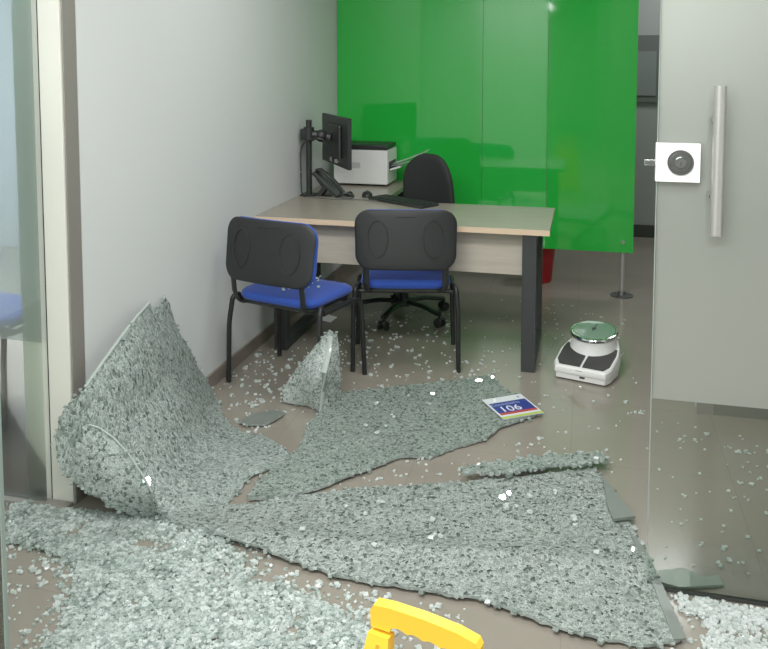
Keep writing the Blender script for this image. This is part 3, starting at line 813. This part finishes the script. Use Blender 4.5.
def flatfn(h0, amp, sc, seed, extra=None):
    def f(s, t):
        z = h0+amp*(noise.noise(Vector((s*sc, t*sc, seed)))+.4*noise.noise(Vector((s*sc*3, t*sc*3, seed))))
        if extra: z += extra(s, t)
        return Vector((s, t, max(z, .009)))
    return f
C_out = [(-1.169,2.676),(-1.183,2.80),(-1.16,2.93),(-1.125,3.105),(-1.16,3.30),(-1.14,3.557),(-1.105,3.683),(-.99,3.74),(-.87,3.828),(-.62,3.95),(-.46,4.06),(-.37,3.902),(-.242,3.779),(-.19,3.66),(-.35,3.486),(-.40,3.36),(-.509,3.258),(-.593,3.15),(-.709,3.121),(-.813,2.972),(-.941,2.811),(-1.065,2.723)]
sC = sheet('shattered_glass_sheet', C_out, flatfn(.016, .007, 3., 3.3), .022, .005, .008, M['sheetC'], None, .0009, 14, .5, .008)
tag(sC, 'flat crazed glass sheet on the floor before the chairs, with the blue plaque on it', 'broken glass', 'shattered glass sheets')
D_out = [(-1.43,2.50),(-1.30,2.575),(-1.166,2.642),(-.928,2.771),(-.657,2.896),(-.409,2.985),(-.157,3.096),(.04,3.20),(.092,3.082),(.125,2.97),(.154,2.859),(.188,2.746),(.225,2.55),(.267,2.284),(.18,2.24),(.055,2.231),(-.109,2.261),(-.286,2.323),(-.526,2.32),(-.748,2.324),(-.93,2.373),(-1.14,2.416),(-1.28,2.44)]
def swell(s, t):
    d = max(0, 1-abs((t-2.45-.12*(s+1))/.16)); return .018*d*d
sD = sheet('shattered_glass_sheet', D_out, flatfn(.020, .008, 2.6, 7.7, swell), .022, .005, .009, M['sheetD'], None, .0011, 15, .6, .009, (8, 9, 10, 11, 12))
tag(sD, 'largest flat crazed glass sheet, spread across the doorway floor toward the glass door', 'broken glass', 'shattered glass sheets')
G().prism([(.150,2.80),(.196,2.70),(.224,2.59),(.283,2.286),(.250,2.272),(.196,2.60)], .016, .022).obj('bare_edge', M['smooth'], sD, False)
G().prism([(.072,3.12),(.177,2.858),(.104,2.821),(.085,2.92)], .026, .036).obj('smooth_shard', M['smooth'], sD, False)
E_out = [(-.439,2.99),(-.43,3.05),(-.30,3.13),(-.163,3.19),(.066,3.296),(.083,3.225),(-.04,3.16),(-.157,3.105),(-.30,3.04)]
sE = sheet('shattered_glass_sheet', E_out, flatfn(.046, .005, 4., 1.2), .02, .006, .010, M['sheetC'], None, .002, 16, .9, .011)
tag(sE, 'narrow strip of crazed glass lying along the far edge of the largest sheet', 'broken glass', 'shattered glass sheets')
G_out = [(-1.467,3.259),(-1.45,3.33),(-1.40,3.39),(-1.34,3.42),(-1.300,3.40),(-1.314,3.33),(-1.345,3.269),(-1.41,3.245)]
sG = sheet('glass_shard', G_out, flatfn(.014, .004, 9., 4.), .015, .002, .006, M['smooth'], None, .001, 17, .3, .006)
tag(sG, 'small curved glass shard on the floor between the standing sheet and the chair', 'broken glass', 'loose glass shards')
g = G(); g.prism([(.224,2.545),(.232,2.60),(.31,2.632),(.37,2.60),(.411,2.622),(.42,2.575),(.351,2.550),(.29,2.53)], .003, .011)
tag(g.obj('glass_shard', M['greenish'], None, False), 'pale green glass shard on the floor just inside the bottom of the glass door', 'broken glass', 'loose glass shards')
g = G(); g.prism([(-1.60,4.74),(-1.57,4.84),(-1.49,4.80),(-1.50,4.70)], .002, .006)
tag(g.obj('paper_scrap', M['paper'], None, False), 'white scrap on the floor beneath the desk near its left leg', 'paper')

# standing sheet's edge as a tube, lit look put in its pale colour
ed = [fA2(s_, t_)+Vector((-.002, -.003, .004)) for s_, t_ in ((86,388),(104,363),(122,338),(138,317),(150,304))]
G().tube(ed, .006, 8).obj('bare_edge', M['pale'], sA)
FM = simple('unbroken_glint_facet', (214, 222, 218), .06, metal=.35, coat=1.)  # unbroken facets added, pale and tilted at a ceiling lamp to make glints
def facet(parent, p, size, asp=1., lamp=(-.6, 1.1, 2.72), seed=1):
    rnd = random.Random(seed); p = Vector(p)
    v = (Vector((0, 0, 1.6))-p).normalized(); l = (Vector(lamp)-p).normalized(); n_ = (v+l).normalized()
    q = n_.to_track_quat('Z', 'Y').to_matrix().to_4x4(); q.translation = p
    poly = [(size*asp*cos(a)*rnd.uniform(.6, 1.1), size*sin(a)*rnd.uniform(.6, 1.1)) for a in [2*pi*k/7 for k in range(7)]]
    G().prism(poly, -.003, .001, q).obj('glint_facet', FM, parent, False)
pA = fF2(150, 484); facet(sA, fA2(151, 483)+Vector((.0, -.03, .02)), .024, .9, seed=3); facet(sA, fA2(146, 497)+Vector((0, -.02, .012)), .012, .6, seed=4)
facet(sC, (-.50, 3.93, .034), .008, 2.6, seed=5); facet(sC, (-.44, 3.99, .034), .008, 1.2, seed=6); facet(sC, (-.69, 3.72, .034), .007, 2.2, seed=7)
facet(sD, (-.255, 2.895, .042), .010, 1., seed=8); facet(sD, (-.275, 2.86, .042), .012, 1.2, seed=9); facet(sD, (.16, 2.64, .045), .008, .7, seed=10)

# ==================================================================  GLASS CRUMBS
def density_pile(polys, n, rmin, rmax, hmax, seed, m, name, avoid=None):
    rnd = random.Random(seed); g = G()
    for poly, cnt in zip(polys, n):
        xs = [p[0] for p in poly]; ys = [p[1] for p in poly]; k = 0
        pa = np.array(poly)
        while k < cnt:
            x, y = rnd.uniform(min(xs), max(xs)), rnd.uniform(min(ys), max(ys))
            if not inside(poly, x, y): continue
            nv = noise.noise(Vector((x*7, y*7, seed)))
            nv2 = noise.noise(Vector((x*16, y*16, seed+5.)))
            if nv+.5*nv2 < rnd.uniform(-.75, -.05): continue
            h = max(0, .3+nv+.35*nv2)*hmax
            r = rnd.uniform(rmin, rmax)
            chunk(g.bm, (x, y, r*.8+rnd.uniform(0, 1)*h), r, rnd); k += 1
        for q in range(int(cnt*.07)):
            i = rnd.randrange(len(poly)); a, b = Vector(poly[i]), Vector(poly[(i+1) % len(poly)])
            p = a.lerp(b, rnd.random())+Vector((rnd.gauss(0, .035), rnd.gauss(0, .035)))
            if avoid and inside(avoid, p.x, p.y) or p.y > 2.5: continue
            r = rnd.uniform(rmin, rmax); chunk(g.bm, (p.x, p.y, r*.7), r, rnd)
    for v in g.bm.verts:
        if v.co.z < .0008: v.co.z = .0008
    return g.obj(name, m, None, False)
pileL = [(-1.98,2.448),(-1.747,2.47),(-1.50,2.50),(-1.361,2.50),(-1.15,2.425),(-1.04,2.34),(-.99,2.22),(-.90,2.24),(-.76,2.22),(-.66,2.17),(-.55,2.12),(-.52,1.95),(-.95,1.75),(-1.40,1.78),(-1.42,1.95),(-1.461,2.05),(-1.52,2.16),(-1.60,2.22),(-1.85,2.25)]
po = density_pile([pileL], [19000], .003, .0075, .034, 21, M['pile'], 'glass_crumb_heap')
tag(po, 'thick spread of loose pale green glass crumbs covering the left foreground floor', 'broken glass', None, 'stuff')
pileR = [(.262,2.49),(.36,2.485),(.506,2.484),(.60,2.47),(.58,2.33),(.497,2.28),(.40,2.26),(.318,2.26),(.36,2.37),(.30,2.44)]
pr_ = density_pile([pileR], [1300], .003, .0075, .016, 22, M['crumb'], 'glass_crumb_heap')
tag(pr_, 'small heap of clear glass crumbs in front of the foot of the glass door', 'broken glass', None, 'stuff')

# countable crumbs lying apart
variants = []
rv = random.Random(5)
for k in range(9):
    g = G(); n = 1 if k < 4 else (2 if k < 7 else 4)
    for j in range(n):
        chunk(g.bm, (0 if n == 1 else rv.uniform(-.011, .011), 0 if n == 1 else rv.uniform(-.011, .011), .005), .0065*rv.uniform(.8, 1.2), rv)
    for v in g.bm.verts: v.co.z = max(v.co.z, 0)
    me = bpy.data.meshes.new('glass_crumb'); g.bm.to_mesh(me); g.bm.free(); me.materials.append(M['crumb']); variants.append(me)
def crumbs(poly, n, seed, label, group, z=0., smin=.8, smax=1.5, avoid=()):
    rnd = random.Random(seed); xs = [p[0] for p in poly]; ys = [p[1] for p in poly]; k = 0; done = []; tries = 0
    while k < n and tries < 20000:
        tries += 1
        x, y = rnd.uniform(min(xs), max(xs)), rnd.uniform(min(ys), max(ys))
        if not inside(poly, x, y) or any(inside(a, x, y) for a in avoid): continue
        if any((x-a)**2+(y-b)**2 < .0005 for a, b in done): continue
        done.append((x, y))
        zz = z(x, y) if callable(z) else z
        o = bpy.data.objects.new('glass_crumb', rnd.choice(variants)); col.objects.link(o)
        o.location = (x, y, zz+.0005); s = rnd.uniform(smin, smax); o.scale = (s, s, s*.9); o.rotation_euler = (0, 0, rnd.uniform(0, 6.3))
        tag(o, label, 'glass crumb', group); k += 1
scl = [(-.13, 4.08), (.20, 4.08), (.22, 4.46), (-.13, 4.46)]
crumbs([(-1.72, 3.52), (-1.72, 4.15), (-1.30, 4.15), (-1.20, 3.72), (-1.22, 3.42), (-1.40, 3.16), (-1.52, 3.30)], 62, 31, 'small clear glass crumb on the floor around the left visitor chair', 'crumbs around the left visitor chair', avoid=[[(x, y) for x, y in G_out], [(-1.37,3.43),(-1.07,3.43),(-1.07,3.66),(-1.37,3.55)]])
crumbs([(-1.10, 3.72), (-1.25, 4.10), (-1.35, 4.75), (-.75, 4.85), (-.45, 4.40), (-.42, 4.10), (-.85, 3.87)], 58, 32, 'small clear glass crumb on the floor under the right visitor chair', 'crumbs under the right visitor chair', avoid=[C_out])
crumbs([(-.42, 4.15), (-.6, 5.0), (-.2, 5.5), (.25, 5.2), (.30, 3.3), (.18, 3.0), (-.1, 3.35), (-.15, 3.7), (-.33, 4.0)], 34, 33, 'small clear glass crumb on the bare floor around the white scale', 'crumbs around the scale', avoid=[C_out, D_out, scl, E_out], smin=.6, smax=1.1)
crumbs([(.24, 2.68), (.30, 3.7), (.95, 3.7), (.80, 2.60), (.45, 2.64)], 36, 34, 'small clear glass crumb on the floor seen through the bottom of the glass door', 'crumbs behind the glass door', smin=.7, smax=1.3)
crumbs([(-1.02, 2.80), (-.70, 3.10), (-.45, 3.25), (-.20, 3.45), (.0, 3.30), (-.45, 3.05), (-.75, 2.90)], 14, 35, 'small clear glass crumb on the floor strip between the two flat sheets', 'crumbs between the flat sheets', avoid=[C_out, D_out, E_out], smin=.8, smax=1.2)
crumbs([(-1.10, 2.38), (-.93, 2.34), (-.75, 2.30), (-.50, 2.29), (-.30, 2.30), (-.38, 2.05), (-.52, 2.13), (-.72, 2.24), (-.95, 2.26)], 34, 36, 'small clear glass crumb on the floor along the near edge of the largest sheet', 'crumbs along the near edge of the largest sheet', avoid=[D_out], smin=.9, smax=1.6)
crumbs([(-1.86, 2.24), (-1.62, 2.20), (-1.50, 2.10), (-1.42, 1.80), (-1.60, 1.80)], 22, 37, 'small clear glass crumb on the bare floor at the left foreground edge', 'crumbs at the left foreground edge', smin=.8, smax=1.4)
crumbs([(.28, 2.48), (.32, 2.25), (.60, 2.25), (.70, 2.45)], 20, 38, 'small clear glass crumb beside the small heap at the glass door', 'crumbs beside the small heap', smin=.8, smax=1.4)
fD = flatfn(.020, .008, 2.6, 7.7, swell); fC = flatfn(.016, .007, 3., 3.3)
crumbs([(-.9, 2.70), (-.2, 3.0), (.05, 2.95), (.12, 2.5), (-.5, 2.45), (-.95, 2.5)], 16, 39, 'clear glass crumb lying on top of the largest flat sheet', 'crumbs on the largest flat sheet', z=lambda x, y: fD(x, y).z+.002, smin=.9, smax=1.4)
crumbs([(-1.0, 3.6), (-.5, 3.9), (-.4, 3.6), (-.7, 3.2), (-1.0, 3.0)], 10, 40, 'clear glass crumb lying on top of the middle flat sheet', 'crumbs on the middle flat sheet', z=lambda x, y: fC(x, y).z+.002, smin=.8, smax=1.2)
crumbs([(-1.50, 3.70), (-1.33, 3.66), (-1.25, 3.85), (-1.32, 4.0), (-1.5, 3.85)], 14, 41, 'small clear glass crumb on the blue seat of the left visitor chair', 'crumbs on the left chair seat', z=.477, smin=.7, smax=1.1)

# the finest specks, past counting
def specks():
    rnd = random.Random(77); g = G()
    for poly, n in (([(-1.74, 3.50), (-1.74, 4.20), (-1.30, 4.60), (-1.15, 3.75), (-1.20, 3.40), (-1.40, 3.16), (-1.52, 3.30)], 170),
                    ([(-1.10, 3.72), (-1.30, 4.10), (-1.45, 4.9), (-.75, 5.2), (-.45, 4.40), (-.42, 4.10), (-.85, 3.87)], 120),
                    ([(-.42, 4.15), (-.6, 5.4), (.2, 5.5), (.30, 3.0), (.18, 3.0), (-.1, 3.35), (-.33, 4.0)], 60),
                    ([(.24, 2.64), (.30, 3.75), (1.0, 3.75), (.85, 2.60)], 70),
                    ([(-1.0, 2.82), (-.70, 3.12), (-.45, 3.25), (-.2, 3.5), (.0, 3.30), (-.45, 3.05)], 25),
                    ([(-1.86, 2.24), (-1.50, 2.14), (-1.42, 1.80), (-1.60, 1.80)], 40), ([(.26, 2.48), (.30, 2.25), (.62, 2.25), (.72, 2.45)], 60),
                    ([(-1.10, 2.38), (-.93, 2.34), (-.50, 2.29), (-.30, 2.30), (-.38, 2.05), (-.72, 2.24)], 60)):
        xs = [p[0] for p in poly]; ys = [p[1] for p in poly]; k = 0
        while k < n:
            x, y = rnd.uniform(min(xs), max(xs)), rnd.uniform(min(ys), max(ys))
            if not inside(poly, x, y): continue
            if any(inside(a, x, y) for a in (C_out, D_out, E_out, G_out, scl)): k += .2; continue
            r = rnd.uniform(.003, .006); chunk(g.bm, (x, y, r*.7), r, rnd); k += 1
    for v in g.bm.verts: v.co.z = max(v.co.z, .0006)
    return g.obj('glass_specks', M['crumb'], None, False)
tag(specks(), 'finest glass specks strewn thinly over the whole bare floor', 'broken glass', None, 'stuff')

# ==================================================================  LIGHT
def area(name, loc, sx, sy, power, color=(1, 1, 1), rot=(0, 0, 0)):
    l = bpy.data.lights.new(name, 'AREA'); l.shape = 'RECTANGLE'; l.size = sx; l.size_y = sy; l.energy = power; l.color = color
    o = bpy.data.objects.new(name, l); col.objects.link(o); o.location = loc; o.rotation_euler = rot; return o
area('corridor_light', (-.6, 1.1, CEIL-.03), 2.2, .6, 82)
area('corridor_light', (-.6, -.45, CEIL-.03), 2.4, .5, 60)
area('corridor_light', (-.85, -3.0, CEIL-.03), .12, 2.2, 26)
area('corridor_light', (.5, -2.6, CEIL-.03), .12, 1.8, 20)
area('corridor_light', (-.9, -6.5, CEIL-.03), .12, 3.0, 30)
area('office_light', (-.6, 3.5, CEIL-.03), .6, 1.0, 20)
area('office_light', (.9, 5.0, CEIL-.03), .6, .6, 5)
area('back_light', (.8, 6.8, CEIL-.03), .6, .6, 15)
area('neighbour_light', (-3.2, 4.4, CEIL-.03), 1.0, 1.0, 130, (.93, .95, 1.))
wd = bpy.data.worlds.new('world'); scene.world = wd; wd.use_nodes = True
bg = wd.node_tree.nodes['Background']; bg.inputs[0].default_value = (.9, .95, .95, 1); bg.inputs[1].default_value = .3

# ==================================================================  CAMERA
f, cxp, hz, cyp = 830., 384., 58., 122.
cam = bpy.data.cameras.new('camera'); co = bpy.data.objects.new('camera', cam); col.objects.link(co)
cam.sensor_width = 36; cam.lens = 36*f/768
cam.shift_y = -(324.5-cyp)/768
co.location = (0, 0, 1.6)
co.rotation_euler = (R(90)-math.atan((cyp-hz)/f), 0, math.atan(206/f))
cam.clip_start = .05
scene.camera = co
scene.view_settings.view_transform = 'Standard'
scene.view_settings.look = 'None'
scene.view_settings.exposure = .10
scene.view_settings.gamma = 1.12
scene.cycles.max_bounces = 10; scene.cycles.transparent_max_bounces = 24
scene.cycles.sample_clamp_indirect = 6.
